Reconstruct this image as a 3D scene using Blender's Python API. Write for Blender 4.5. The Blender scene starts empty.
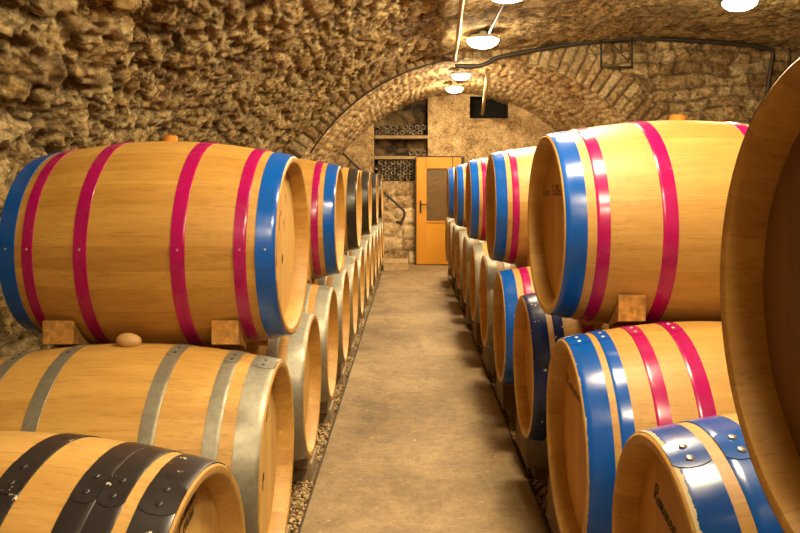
import bpy, bmesh, math, random
import numpy as np
from mathutils import Vector, Matrix
random.seed(7)
rng = np.random.default_rng(11)
S = bpy.context.scene
COL = S.collection
PI = math.pi
EYE = 1.30                       # camera height above the corridor slab

# ------------------------------------------------------------------ helpers
def link(o, parent=None):
    COL.objects.link(o)
    if parent is not None:
        o.parent = parent
    return o

def mesh_np(name, verts, faces, mat=None, parent=None, smooth=True, loc=(0, 0, 0)):
    me = bpy.data.meshes.new(name)
    me.from_pydata([tuple(v) for v in verts], [], [tuple(f) for f in faces])
    me.update()
    if smooth:
        me.polygons.foreach_set('use_smooth', [True] * len(me.polygons))
    o = bpy.data.objects.new(name, me)
    o.location = loc
    if mat:
        me.materials.append(mat)
    return link(o, parent)

def obj_bm(name, bm, mat, parent=None, smooth=False, loc=(0, 0, 0)):
    me = bpy.data.meshes.new(name)
    bmesh.ops.recalc_face_normals(bm, faces=bm.faces)
    bm.to_mesh(me); bm.free()
    if smooth:
        me.polygons.foreach_set('use_smooth', [True] * len(me.polygons))
    if mat:
        me.materials.append(mat)
    o = bpy.data.objects.new(name, me)
    o.location = loc
    return link(o, parent)

def tag(o, label=None, cat=None, group=None, kind=None):
    if label: o['label'] = label
    if cat: o['category'] = cat
    if group: o['group'] = group
    if kind: o['kind'] = kind
    return o

def empty(name, loc, rz=0.0):
    o = bpy.data.objects.new(name, None)
    o.location = loc; o.rotation_euler = (0, 0, rz)
    o.empty_display_size = 0.1
    return link(o)

def bm_box(bm, c, s, rot=None, bevel=0.0):
    r = bmesh.ops.create_cube(bm, size=1.0)
    vs = r['verts']
    bmesh.ops.scale(bm, verts=vs, vec=s)
    if bevel:
        es = list({e for v in vs for e in v.link_edges})
        rr = bmesh.ops.bevel(bm, geom=es, offset=bevel, segments=2, affect='EDGES', profile=0.6)
        vs = list({v for f in rr['faces'] for v in f.verts} | {v for v in vs if v.is_valid})
    if rot is not None:
        bmesh.ops.rotate(bm, verts=vs, cent=(0, 0, 0), matrix=rot)
    bmesh.ops.translate(bm, verts=vs, vec=c)
    return vs

def bm_tube(bm, pts, r, seg=8):
    pts = [Vector(p) for p in pts]
    rings = []
    n = len(pts)
    up = Vector((0, 0, 1))
    prev = None
    for i, p in enumerate(pts):
        t = (pts[min(i + 1, n - 1)] - pts[max(i - 1, 0)]).normalized()
        a = prev if prev is not None else (up if abs(t.z) < 0.9 else Vector((1, 0, 0)))
        b = (a - t * a.dot(t)).normalized()
        prev = b
        c = t.cross(b)
        rings.append([bm.verts.new(p + (b * math.cos(k * 2 * PI / seg) + c * math.sin(k * 2 * PI / seg)) * r) for k in range(seg)])
    for i in range(n - 1):
        for k in range(seg):
            bm.faces.new((rings[i][k], rings[i][(k + 1) % seg], rings[i + 1][(k + 1) % seg], rings[i + 1][k]))
    bm.faces.new(rings[0][::-1]); bm.faces.new(rings[-1])

def catmull(P, n=12):
    P = [np.array(p, float) for p in P]
    P = [2 * P[0] - P[1]] + P + [2 * P[-1] - P[-2]]
    out = []
    for i in range(1, len(P) - 2):
        for k in range(n):
            t = k / n
            a, b, c, d = P[i - 1], P[i], P[i + 1], P[i + 2]
            out.append(0.5 * (2 * b + (c - a) * t + (2 * a - 5 * b + 4 * c - d) * t * t + (3 * b - a - 3 * c + d) * t ** 3))
    out.append(P[-2])
    return np.array(out)

# vectorised value noise
def _h(ix, iy, seed):
    ix = ix.astype(np.int64); iy = iy.astype(np.int64)
    h = (ix * 374761393 + iy * 668265263 + seed * 974634777) & 0xFFFFFFFF
    h = ((h ^ (h >> 13)) * 1274126177) & 0xFFFFFFFF
    h = ((h ^ (h >> 16)) * 2246822519) & 0xFFFFFFFF
    return ((h ^ (h >> 15)) & 0xFFFFFF) / float(0xFFFFFF)

def vnoise(x, y, seed=0):
    x0 = np.floor(x); y0 = np.floor(y)
    fx = x - x0; fy = y - y0
    fx = fx * fx * (3 - 2 * fx); fy = fy * fy * (3 - 2 * fy)
    a = _h(x0, y0, seed); b = _h(x0 + 1, y0, seed); c = _h(x0, y0 + 1, seed); d = _h(x0 + 1, y0 + 1, seed)
    return (a * (1 - fx) + b * fx) * (1 - fy) + (c * (1 - fx) + d * fx) * fy

def fbm(x, y, seed=0, oct=4):
    s = 0; a = 1.0; t = 0
    for o in range(oct):
        s = s + a * vnoise(x * 2 ** o, y * 2 ** o, seed + 17 * o); t += a; a *= 0.5
    return s / t

def sstep(a, b, x):
    t = np.clip((x - a) / (b - a), 0, 1)
    return t * t * (3 - 2 * t)

def rubble(u, v, hc=0.14, ls=0.30, rough=0.5, seed=0, joint=0.018):
    """coursed rubble: u along the course, v across courses. -> (height 0..1-ish, stone random, joint 0..1)"""
    du = (fbm(u * 3.1, v * 3.1, seed + 1, 3) - 0.5) * rough * 0.30
    dv = (fbm(u * 2.3, v * 2.3, seed + 2, 3) - 0.5) * rough * 0.34
    uu = u + du; vv = v + dv
    row = np.floor(vv / hc)
    fv = vv / hc - row
    w = ls * (0.7 + 0.6 * _h(row, row * 0 + 3, seed + 5))
    uo = uu / w + 7.3 * _h(row, row * 0 + 9, seed + 6)
    # irregular stone lengths inside a course
    uo = uo + 0.30 * np.sin(uo * 2.1 + row)
    colm = np.floor(uo)
    fu = uo - colm
    d = np.minimum(np.minimum(fu, 1 - fu) * w, np.minimum(fv, 1 - fv) * hc)
    d = d + (fbm(u * 22, v * 22, seed + 8, 2) - 0.5) * 0.02 * rough * 2
    body = sstep(0.0, joint * 1.9, d)
    rnd = _h(colm, row, seed + 3)
    h = body * (0.55 + 0.45 * _h(colm, row, seed + 4))
    return h, rnd, 1 - sstep(0, joint, d)

def facets(a, b, seed):
    """angular chips: a plane with its own slope in each Voronoi cell"""
    ia = np.floor(a); ib = np.floor(b)
    best = np.full(a.shape, 9.0); h = np.zeros(a.shape)
    for da in (-1, 0, 1):
        for db in (-1, 0, 1):
            ca, cb = ia + da, ib + db
            ox = a - (ca + _h(ca, cb, seed)); oy = b - (cb + _h(ca, cb, seed + 1))
            d = ox * ox + oy * oy
            v = (_h(ca, cb, seed + 2) - 0.5) * 1.5 * ox + (_h(ca, cb, seed + 3) - 0.5) * 1.5 * oy + _h(ca, cb, seed + 4) - 0.5
            m = d < best
            h = np.where(m, v, h); best = np.where(m, d, best)
    return h

def set_attr(me, name, vals):
    a = me.attributes.new(name, 'FLOAT', 'POINT')
    a.data.foreach_set('value', np.asarray(vals, dtype=np.float32))

def grid_mesh(name, P, mat, attrs, loc=None):
    n, m, _ = P.shape
    idx = np.arange(n * m).reshape(n, m)
    F = np.stack([idx[:-1, :-1], idx[1:, :-1], idx[1:, 1:], idx[:-1, 1:]], -1).reshape(-1, 4)
    me = bpy.data.meshes.new(name)
    me.vertices.add(n * m)
    me.vertices.foreach_set('co', P.reshape(-1).astype(np.float32))
    me.loops.add(F.size); me.loops.foreach_set('vertex_index', F.reshape(-1).astype(np.int32))
    me.polygons.add(len(F))
    me.polygons.foreach_set('loop_start', (np.arange(len(F)) * 4).astype(np.int32))
    me.update(calc_edges=True)
    me.polygons.foreach_set('use_smooth', [True] * len(F))
    for k, a in attrs.items():
        set_attr(me, k, a.reshape(-1))
    me.validate()
    me.materials.append(mat)
    o = bpy.data.objects.new(name, me)
    return link(o)

# ------------------------------------------------------------------ materials
class NT:
    def __init__(self, name):
        self.m = bpy.data.materials.new(name); self.m.use_nodes = True
        self.t = self.m.node_tree; self.b = self.t.nodes['Principled BSDF']
    def n(self, typ, **kw):
        nd = self.t.nodes.new(typ)
        for k, v in kw.items():
            if k.startswith('i_'):
                nd.inputs[k[2:].replace('_', ' ')].default_value = v
            else:
                setattr(nd, k, v)
        return nd
    def l(self, a, b): self.t.links.new(a, b)
    def math(self, op, a, b=None, c=None, clamp=False):
        nd = self.n('ShaderNodeMath', operation=op, use_clamp=clamp)
        for i, x in enumerate((a, b, c)):
            if x is None: continue
            if isinstance(x, (int, float)): nd.inputs[i].default_value = x
            else: self.l(x, nd.inputs[i])
        return nd.outputs[0]
    def mix(self, f, a, b, mode='MIX'):
        nd = self.n('ShaderNodeMix', data_type='RGBA', blend_type=mode)
        for i, x in ((0, f), (6, a), (7, b)):
            if isinstance(x, (int, float)): nd.inputs[i].default_value = x
            elif isinstance(x, tuple): nd.inputs[i].default_value = (*x[:3], 1)
            else: self.l(x, nd.inputs[i])
        return nd.outputs[2]
    def ramp(self, f, stops):
        nd = self.n('ShaderNodeValToRGB')
        cr = nd.color_ramp
        while len(cr.elements) < len(stops): cr.elements.new(0.5)
        for e, (p, c) in zip(cr.elements, stops):
            e.position = p; e.color = (*c, 1) if isinstance(c, tuple) else (c, c, c, 1)
        self.l(f, nd.inputs[0]); return nd.outputs[0]
    def noise(self, vec, scale, detail=4, rough=0.6, dist=0.0):
        nd = self.n('ShaderNodeTexNoise')
        nd.inputs['Scale'].default_value = scale; nd.inputs['Detail'].default_value = detail
        nd.inputs['Roughness'].default_value = rough; nd.inputs['Distortion'].default_value = dist
        if vec is not None: self.l(vec, nd.inputs['Vector'])
        return nd.outputs['Fac']
    def mapping(self, vec, scale, loc=(0, 0, 0)):
        nd = self.n('ShaderNodeMapping'); nd.inputs['Scale'].default_value = scale; nd.inputs['Location'].default_value = loc
        self.l(vec, nd.inputs['Vector']); return nd.outputs[0]
    def obj(self): return self.n('ShaderNodeTexCoord').outputs['Object']
    def uv(self): return self.n('ShaderNodeTexCoord').outputs['UV']
    def bump(self, h, strength, dist, prev=None):
        nd = self.n('ShaderNodeBump'); nd.inputs['Strength'].default_value = strength; nd.inputs['Distance'].default_value = dist
        self.l(h, nd.inputs['Height'])
        if prev is not None: self.l(prev, nd.inputs['Normal'])
        return nd.outputs[0]
    def out(self, col=None, rough=None, nor=None, metal=None):
        for x, k in ((col, 'Base Color'), (rough, 'Roughness'), (metal, 'Metallic')):
            if x is None: continue
            if isinstance(x, (int, float)): self.b.inputs[k].default_value = x
            elif isinstance(x, tuple): self.b.inputs[k].default_value = (*x, 1)
            else: self.l(x, self.b.inputs[k])
        if nor is not None: self.l(nor, self.b.inputs['Normal'])
        return self.m

def offset_by_random(T, vec):
    oi = T.n('ShaderNodeObjectInfo')
    mul = T.math('MULTIPLY', oi.outputs['Random'], 37.0)
    cb = T.n('ShaderNodeCombineXYZ'); T.l(mul, cb.inputs[0]); T.l(mul, cb.inputs[1]); T.l(mul, cb.inputs[2])
    va = T.n('ShaderNodeVectorMath', operation='ADD'); T.l(vec, va.inputs[0]); T.l(cb.outputs[0], va.inputs[1])
    return va.outputs[0], oi.outputs['Random']

def mat_stave(name, light, dark, staves=26, stain=None):
    T = NT(name)
    ob, rnd = offset_by_random(T, T.obj())
    uv = T.n('ShaderNodeSeparateXYZ'); T.l(T.uv(), uv.inputs[0])
    # staves of unequal width round the barrel
    a = T.math('MULTIPLY', uv.outputs[0], float(staves))
    wob = T.math('MULTIPLY', T.math('SINE', T.math('MULTIPLY', a, 2 * PI * 7 / staves)), 0.28)
    a = T.math('ADD', a, wob)
    fl = T.math('FLOOR', a); fr = T.math('FRACT', a)
    wn = T.n('ShaderNodeTexWhiteNoise', noise_dimensions='2D')
    cb = T.n('ShaderNodeCombineXYZ'); T.l(fl, cb.inputs[0]); T.l(T.math('MULTIPLY', rnd, 91.0), cb.inputs[1])
    T.l(cb.outputs[0], wn.inputs['Vector'])
    g1 = T.noise(T.mapping(ob, (3.0, 46, 46)), 1.0, 6, 0.65, 0.4)
    g2 = T.noise(T.mapping(ob, (9.0, 190, 190)), 1.0, 3, 0.6)
    g3 = T.noise(T.mapping(ob, (2.2, 5, 5)), 1.0, 4, 0.6)
    f = T.math('ADD', T.math('MULTIPLY', wn.outputs['Value'], 0.18), T.math('MULTIPLY', g1, 0.50))
    f = T.math('ADD', f, T.math('MULTIPLY', g3, 0.36))
    col = T.ramp(f, [(0.36, dark), (0.70, light)])
    col = T.mix(T.math('MULTIPLY', T.ramp(g2, [(0.55, 0.0), (0.68, 1.0)]), 0.38), col, tuple(x * 0.45 for x in dark), 'MIX')
    seam = T.math('LESS_THAN', T.math('MINIMUM', fr, T.math('SUBTRACT', 1.0, fr)), 0.011)
    col = T.mix(T.math('MULTIPLY', seam, 0.28), col, (0.16, 0.08, 0.025))
    if stain:
        d = T.n('ShaderNodeVectorMath', operation='DISTANCE'); T.l(T.obj(), d.inputs[0]); d.inputs[1].default_value = stain[0]
        s = T.math('ADD', d.outputs['Value'], T.math('MULTIPLY', T.math('SUBTRACT', g3, 0.5), 0.16))
        col = T.mix(T.math('MULTIPLY', T.ramp(s, [(stain[1] * 0.35, 1.0), (stain[1], 0.0)]), 0.55), col, (0.50, 0.13, 0.10))
    nor = T.bump(g1, 0.12, 0.004)
    nor = T.bump(T.math('SUBTRACT', 1.0, seam), 0.2, 0.0008, nor)
    return T.out(col, 0.50, nor)

def mat_head(name, light, dark, planks=9.0):
    T = NT(name)
    o0 = T.obj()
    ob, rnd = offset_by_random(T, o0)
    sp = T.n('ShaderNodeSeparateXYZ'); T.l(o0, sp.inputs[0])
    a = T.math('MULTIPLY', sp.outputs[1], planks / 0.56)
    fl = T.math('FLOOR', a); fr = T.math('FRACT', a)
    wn = T.n('ShaderNodeTexWhiteNoise', noise_dimensions='2D')
    cb = T.n('ShaderNodeCombineXYZ'); T.l(fl, cb.inputs[0]); T.l(T.math('MULTIPLY', rnd, 53.0), cb.inputs[1])
    T.l(cb.outputs[0], wn.inputs['Vector'])
    g1 = T.noise(T.mapping(ob, (40, 40, 2.6)), 1.0, 6, 0.65, 0.3)
    g2 = T.noise(T.mapping(ob, (160, 160, 8)), 1.0, 3, 0.6)
    f = T.math('ADD', T.math('MULTIPLY', wn.outputs['Value'], 0.40), T.math('MULTIPLY', g1, 0.62))
    col = T.ramp(f, [(0.28, dark), (0.78, light)])
    col = T.mix(T.math('MULTIPLY', T.ramp(g2, [(0.56, 0.0), (0.70, 1.0)]), 0.25), col, tuple(x * 0.45 for x in dark))
    seam = T.math('LESS_THAN', T.math('MINIMUM', fr, T.math('SUBTRACT', 1.0, fr)), 0.012)
    col = T.mix(T.math('MULTIPLY', seam, 0.45), col, (0.12, 0.06, 0.02))
    return T.out(col, 0.55, T.bump(g1, 0.10, 0.004))

def mat_paint(name, col, rough=0.26, chips=0.0, under=(0.62, 0.50, 0.28), metal=0.0, edge=0.0, scale=9.0):
    T = NT(name)
    ob, rnd = offset_by_random(T, T.obj())
    n1 = T.noise(ob, 5.0, 4, 0.6)
    c = T.ramp(n1, [(0.3, tuple(x * 0.80 for x in col)), (0.75, tuple(min(1, x * 1.15) for x in col))])
    r = T.ramp(T.noise(ob, 14, 3, 0.5), [(0.3, rough * 0.8), (0.8, min(1, rough * 1.5))])
    if chips or edge:
        n2 = T.noise(ob, scale, 6, 0.72)
        k = T.ramp(n2, [(0.70 - chips * 0.1, 0.0), (0.712 - chips * 0.1, 1.0)])
        if edge:
            uv = T.n('ShaderNodeSeparateXYZ'); T.l(T.uv(), uv.inputs[0])
            e = T.math('ADD', uv.outputs[1], T.math('MULTIPLY', T.math('SUBTRACT', T.noise(ob, 30, 6, 0.75), 0.5), 0.30))
            ke = T.math('LESS_THAN', e, edge)
            k = T.math('MAXIMUM', ke, k) if chips else ke
        c = T.mix(k, c, under)
    if name.startswith('galv'):
        n3 = T.noise(ob, 60, 4, 0.7)
        c = T.mix(0.35, c, T.ramp(n3, [(0.35, tuple(x * 0.55 for x in col)), (0.65, tuple(min(1, x * 1.2) for x in col))]))
    m = T.out(c, r, T.bump(T.noise(ob, 30, 3, 0.5), 0.05, 0.002), metal)
    return m

def mat_stone(name, light, mid, dark, joint, bump=0.8, dirt=0.5, along=0.55, cells=1.0):
    T = NT(name)
    ob = T.obj()
    ar = T.n('ShaderNodeAttribute', attribute_name='srand').outputs['Fac']
    aj = T.n('ShaderNodeAttribute', attribute_name='joint').outputs['Fac']
    wv = T.mapping(ob, (1, along, 1))
    n1 = T.noise(wv, 6.0, 8, 0.70, 0.3)
    n2 = T.noise(wv, 30, 8, 0.74, 0.2)
    n3 = T.noise(ob, 100, 5, 0.7)
    vo = T.n('ShaderNodeTexVoronoi', feature='F1'); vo.inputs['Scale'].default_value = 17; vo.inputs['Randomness'].default_value = 1.0
    wob = T.n('ShaderNodeVectorMath', operation='ADD'); T.l(wv, wob.inputs[0])
    nz = T.n('ShaderNodeTexNoise'); nz.inputs['Scale'].default_value = 12; nz.inputs['Detail'].default_value = 4; T.l(wv, nz.inputs['Vector'])
    sc = T.n('ShaderNodeVectorMath', operation='SCALE'); T.l(nz.outputs['Color'], sc.inputs[0]); sc.inputs['Scale'].default_value = 0.10
    T.l(sc.outputs[0], wob.inputs[1]); T.l(wob.outputs[0], vo.inputs['Vector'])
    cell = T.n('ShaderNodeSeparateColor'); T.l(vo.outputs['Color'], cell.inputs[0])
    f = T.math('ADD', T.math('MULTIPLY', ar, 0.20), T.math('MULTIPLY', n1, 0.50))
    f = T.math('ADD', f, T.math('MULTIPLY', n2, 0.45))
    f = T.math('ADD', f, T.math('MULTIPLY', cell.outputs[0], 0.16 * cells))
    c = T.ramp(f, [(0.48, dark), (0.58, mid), (0.70, light)])
    spots = T.ramp(n2, [(0.415, 1.0), (0.48, 0.0)])
    big = T.ramp(T.noise(ob, 1.7, 6, 0.65), [(0.36, 0.35), (0.60, 1.0)])
    c = T.mix(T.math('MULTIPLY', T.math('MULTIPLY', spots, big), dirt), c, tuple(x * 0.25 for x in dark))
    cr = T.math('ABSOLUTE', T.math('SUBTRACT', T.noise(wv, 11, 6, 0.62, 0.5), 0.5))
    cr = T.ramp(cr, [(0.0, 0.0), (0.035, 1.0)])
    c = T.mix(T.math('MULTIPLY', T.math('MULTIPLY', T.math('SUBTRACT', 1.0, cr), big), dirt * 0.9), c, joint)
    c = T.mix(T.math('MULTIPLY', aj, 0.85), c, joint)
    patch = T.ramp(T.noise(wv, 2.6, 6, 0.7, 0.6), [(0.46, 0.0), (0.60, 0.55)])
    c = T.mix(T.math('MULTIPLY', patch, dirt), c, (0.15, 0.09, 0.032))
    nor = T.bump(n1, min(1, bump), 0.055)
    nor = T.bump(vo.outputs['Distance'], bump * 0.6 * cells, 0.022, nor)
    nor = T.bump(n2, min(1, bump), 0.060, nor)
    nor = T.bump(cr, bump * 0.7, 0.012, nor)
    nor = T.bump(n3, bump * 0.8, 0.022, nor)
    return T.out(c, 0.92, nor)

def mat_simple(name, col, rough=0.6, metal=0.0, var=0.25, scale=20, bump=0.1):
    T = NT(name)
    ob, _ = offset_by_random(T, T.obj())
    n = T.noise(ob, scale, 5, 0.65)
    c = T.ramp(n, [(0.3, tuple(x * (1 - var) for x in col)), (0.7, tuple(min(1, x * (1 + var)) for x in col))])
    return T.out(c, rough, T.bump(n, bump, 0.01) if bump else None, metal)

M = {}
OAK_L, OAK_D = (0.58, 0.325, 0.070), (0.375, 0.178, 0.027)
M['oak'] = mat_stave('oak_staves', OAK_L, OAK_D)
M['oak_pale'] = mat_stave('pale_oak_staves', (0.53, 0.315, 0.082), (0.39, 0.198, 0.034))
M['oak_stained'] = mat_stave('wine_stained_oak_staves', (0.58, 0.340, 0.085), (0.38, 0.186, 0.033), stain=((0.02, 0.03, 0.352), 0.17))
M['oak_weathered'] = mat_stave('weathered_oak_staves', (0.58, 0.355, 0.105), (0.375, 0.195, 0.040), stain=((0.30, 0.0, 0.33), 0.26))
M['head'] = mat_head('oak_head', (0.60, 0.375, 0.115), (0.47, 0.255, 0.062))
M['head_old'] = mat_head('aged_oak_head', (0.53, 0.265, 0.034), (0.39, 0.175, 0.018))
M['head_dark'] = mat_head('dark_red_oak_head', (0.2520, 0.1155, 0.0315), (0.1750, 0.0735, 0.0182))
M['blue'] = mat_paint('blue_hoop_paint', (0.0028, 0.0875, 0.4340), 0.19, chips=-0.25)
M['blue_worn'] = mat_paint('worn_blue_hoop_paint', (0.0028, 0.0805, 0.4060), 0.19, chips=0.25, edge=0.035)
M['blue_peel'] = mat_paint('peeling_blue_hoop_paint', (0.0028, 0.0630, 0.3220), 0.19, edge=0.15)
M['navy'] = mat_paint('navy_hoop_paint', (0.005, 0.018, 0.095), 0.2, chips=0.66, scale=26)
M['magenta'] = mat_paint('magenta_hoop_paint', (0.3640, 0.0028, 0.0980), 0.22, chips=-0.3)
M['maroon'] = mat_paint('maroon_hoop_paint', (0.26, 0.010, 0.05), 0.3)
M['black'] = mat_paint('black_hoop_paint', (0.020, 0.016, 0.015), 0.30, chips=0.72, under=(0.66, 0.58, 0.42), scale=11)
M['iron'] = mat_paint('dark_iron_hoop', (0.035, 0.030, 0.024), 0.32, metal=0.4)
M['galv'] = mat_paint('galvanised_hoop', (0.290, 0.270, 0.205), 0.42, metal=0.55)
M['rivet'] = mat_simple('rivet_metal', (0.75, 0.68, 0.5), 0.3, 0.8, 0.1, 30, 0)
M['rivet_dark'] = mat_simple('dark_rivet_metal', (0.05, 0.045, 0.04), 0.4, 0.6, 0.1, 30, 0)
M['bung'] = mat_simple('bung_wood', (0.4340, 0.2520, 0.0910), 0.6, 0, 0.2, 18, 0.1)
M['bung_orange'] = mat_simple('orange_bung', (0.5250, 0.2100, 0.0210), 0.5, 0, 0.15, 18, 0.05)
M['ink'] = mat_simple('marker_ink', (0.035, 0.016, 0.008), 0.6, 0, 0.3, 200, 0)
M['paint_white'] = mat_simple('white_paint_mark', (0.75, 0.70, 0.55), 0.5, 0, 0.1, 50, 0)
M['wedge'] = mat_simple('wedge_wood', (0.46, 0.235, 0.050), 0.75, 0, 0.5, 45, 0.25)
M['chock'] = mat_simple('chock_timber', (0.1400, 0.0840, 0.0350), 0.8, 0, 0.35, 14, 0.3)
M['sleeper'] = mat_simple('sleeper_concrete', (0.2940, 0.2100, 0.1120), 0.9, 0, 0.25, 18, 0.4)
M['stone'] = mat_stone('rubble_stone', (0.95, 0.71, 0.325), (0.76, 0.495, 0.165), (0.22, 0.122, 0.032), (0.07, 0.038, 0.012), 1.0, 0.80, 0.5)
M['brick'] = mat_stone('arch_stone', (0.93, 0.71, 0.36), (0.74, 0.50, 0.205), (0.27, 0.15, 0.048), (0.20, 0.115, 0.04), 0.7, 0.6, 0.8, 0.5)
M['arch'] = mat_stone('voussoir_stone', (0.95, 0.75, 0.40), (0.82, 0.57, 0.26), (0.42, 0.25, 0.09), (0.12, 0.068, 0.022), 0.75, 0.75, 1.0, 0.0)
M['plaster'] = mat_stone('old_plaster', (0.86, 0.65, 0.36), (0.64, 0.435, 0.205), (0.28, 0.17, 0.07), (0.18, 0.11, 0.045), 0.35, 0.40, 1.0, 0.0)
M['steel'] = mat_simple('painted_pipe', (0.045, 0.036, 0.026), 0.5, 0.3, 0.3, 40, 0)
M['conduit'] = mat_simple('pale_conduit', (0.40, 0.28, 0.13), 0.5, 0, 0.1, 40, 0)
M['lampbase'] = mat_simple('lamp_base', (0.75, 0.68, 0.5), 0.4, 0, 0.1, 40, 0)
M['dark'] = mat_simple('dark_recess_lining', (0.010, 0.007, 0.004), 0.9, 0, 0.5, 6, 0.3)
M['shelf'] = mat_simple('shelf_stone', (0.3500, 0.2380, 0.1120), 0.85, 0, 0.3, 20, 0.3)
M['door'] = mat_head('orange_pine', (0.6300, 0.2800, 0.0126), (0.5600, 0.2240, 0.0084), 9)
M['step'] = mat_simple('step_stone', (0.48, 0.33, 0.16), 0.9, 0, 0.3, 14, 0.4)
M['edge'] = mat_simple('slab_edge_iron', (0.06, 0.04, 0.022), 0.8, 0.0, 0.3, 30, 0.2)

def mat_floor():
    T = NT('worn_concrete')
    ob = T.obj()
    n1 = T.noise(ob, 1.3, 7, 0.62, 0.3); n2 = T.noise(ob, 7, 7, 0.7); n3 = T.noise(ob, 70, 4, 0.7)
    n4 = T.noise(ob, 24, 6, 0.75)
    f = T.math('ADD', T.math('MULTIPLY', n1, 0.42), T.math('MULTIPLY', n2, 0.30))
    f = T.math('ADD', f, T.math('MULTIPLY', n4, 0.26)); f = T.math('ADD', f, T.math('MULTIPLY', n3, 0.14))
    c = T.ramp(f, [(0.44, (0.115, 0.071, 0.029)), (0.56, (0.255, 0.172, 0.080)), (0.68, (0.39, 0.28, 0.145))])
    st = T.noise(T.mapping(ob, (2.2, 1.0, 1)), 2.6, 7, 0.72, 0.15)
    c = T.mix(T.ramp(st, [(0.54, 0.0), (0.70, 0.6)]), c, (0.135, 0.085, 0.036))
    sp = T.ramp(T.noise(ob, 34, 3, 0.6), [(0.66, 0.0), (0.70, 0.5)])
    c = T.mix(sp, c, (0.62, 0.48, 0.28))
    r = T.ramp(n2, [(0.3, 0.62), (0.7, 0.85)])
    nor = T.bump(n2, 0.2, 0.012); nor = T.bump(n4, 0.5, 0.010, nor); nor = T.bump(n3, 0.3, 0.004, nor)
    return T.out(c, r, nor)
M['floor'] = mat_floor()
def mat_earth():
    T = NT('gravel_bed'); ob = T.obj()
    v = T.n('ShaderNodeTexVoronoi'); v.inputs['Scale'].default_value = 65; T.l(ob, v.inputs['Vector'])
    c = T.mix(0.6, v.outputs['Color'], (0.3, 0.2, 0.1)); c = T.mix(1.0, c, (0.50, 0.36, 0.19), 'MULTIPLY')
    return T.out(c, 0.95, T.bump(T.math('SUBTRACT', 1.0, v.outputs['Distance']), 0.7, 0.01))
M['earth'] = mat_earth()
def mat_pebble():
    T = NT('pebbles')
    a = T.n('ShaderNodeAttribute', attribute_name='srand').outputs['Fac']
    c = T.ramp(a, [(0.0, (0.16, 0.095, 0.036)), (0.35, (0.36, 0.235, 0.095)), (0.7, (0.52, 0.36, 0.165)), (1.0, (0.64, 0.50, 0.28))])
    return T.out(c, 0.8)
M['pebble'] = mat_pebble()
def mat_lamp(name, e):
    T = NT(name); T.out((0.9, 0.85, 0.7), 0.3)
    T.b.inputs['Emission Color'].default_value = (1.0, 0.80, 0.50, 1)
    T.b.inputs['Emission Strength'].default_value = e
    return T.m
LAMP_E = 34.0
M['lamp'] = mat_lamp('lit_opal_glass', LAMP_E)
M['lamp_bright'] = mat_lamp('bright_opal_glass', LAMP_E * 1.7)
def mat_glass(name, col, rough, trans=1.0):
    T = NT(name); T.out(col, rough); T.b.inputs['Transmission Weight'].default_value = trans
    T.b.inputs['IOR'].default_value = 1.45
    return T
g_ = mat_glass('textured_door_glass', (0.50, 0.35, 0.17), 0.18, 0.8)
obg = g_.obj(); g_.l(g_.bump(g_.noise(g_.mapping(obg, (60, 60, 9)), 1.0, 3, 0.6), 0.35, 0.01), g_.b.inputs['Normal']); M['glass'] = g_.m
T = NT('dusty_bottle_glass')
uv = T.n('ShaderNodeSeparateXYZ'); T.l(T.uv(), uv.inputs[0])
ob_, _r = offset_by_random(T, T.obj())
rim_glint = T.math('MULTIPLY', T.ramp(uv.outputs[1], [(0.06, 0.15), (0.082, 1.0), (0.125, 1.0), (0.16, 0.1)]), T.ramp(T.noise(ob_, 22, 3, 0.6), [(0.40, 0.0), (0.60, 1.0)]))  # pale ring painted on the base rim as its glint, broken by noise
T.out(T.mix(rim_glint, (0.030, 0.022, 0.013), (0.26, 0.19, 0.11)), T.math('ADD', T.math('MULTIPLY', rim_glint, 0.4), 0.15))
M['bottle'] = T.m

# ------------------------------------------------------------------ the setting: vault, arch, tunnel, walls, floor
YF = 8.4      # the cross wall with the arch
YB = 12.0     # the back wall
Y0 = -2.3     # behind the camera
FP = [(-1.58, -1.42), (-1.58, -0.3), (-1.52, 0.1), (-1.31, 0.42), (-0.845, 0.83), (-0.35, 1.12), (-0.03, 1.265), (0.48, 1.385),
      (0.92, 1.43), (1.735, 1.50), (2.5, 1.56), (3.155, 1.545), (4.03, 1.455), (4.9, 1.2), (5.6, 0.75), (6.0, 0.1), (6.08, -0.5), (6.08, -1.42)]
fp = catmull(FP, 14)
fs = np.concatenate([[0], np.cumsum(np.hypot(*np.diff(fp, axis=0).T))])
def front_at(s):
    return np.interp(s, fs, fp[:, 0]), np.interp(s, fs, fp[:, 1])
i_top = np.argmin(abs(fp[:, 0] - 0.3))
s_fine = fs[i_top]
ss = np.concatenate([np.arange(0, s_fine, 0.015), np.arange(s_fine, fs[-1], 0.034), [fs[-1]]])
yy = np.arange(Y0, YF + 0.30, 0.018)
SS, YY = np.meshgrid(ss, yy, indexing='ij')
X, Z = front_at(SS)
tx = np.gradient(X, axis=0); tz = np.gradient(Z, axis=0); tl = np.hypot(tx, tz)
nx, nz = tz / tl, -tx / tl         # into the room
rough_k = 1 - sstep(s_fine - 1.2, s_fine + 0.8, SS) * 0.55
rough_k = rough_k * (1 - 0.45 * sstep(2.2, 4.8, YY))
h, rnd, jt = rubble(YY, SS, 0.135, 0.30, 0.9, 3, 0.020)
hf = fbm(YY * 4.5, SS * 6.0, 5, 5) - 0.5
hg = fbm(YY * 18, SS * 24, 8, 3) - 0.5
def cracks(a, b, seed, w):
    return 1 - sstep(0.0, w, np.abs(fbm(a, b, seed, 4) - 0.5) * 2)
wu = YY + (fbm(YY * 5, SS * 5, 71, 3) - 0.5) * 0.12; wv_ = SS + (fbm(YY * 5, SS * 5, 72, 3) - 0.5) * 0.10
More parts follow.
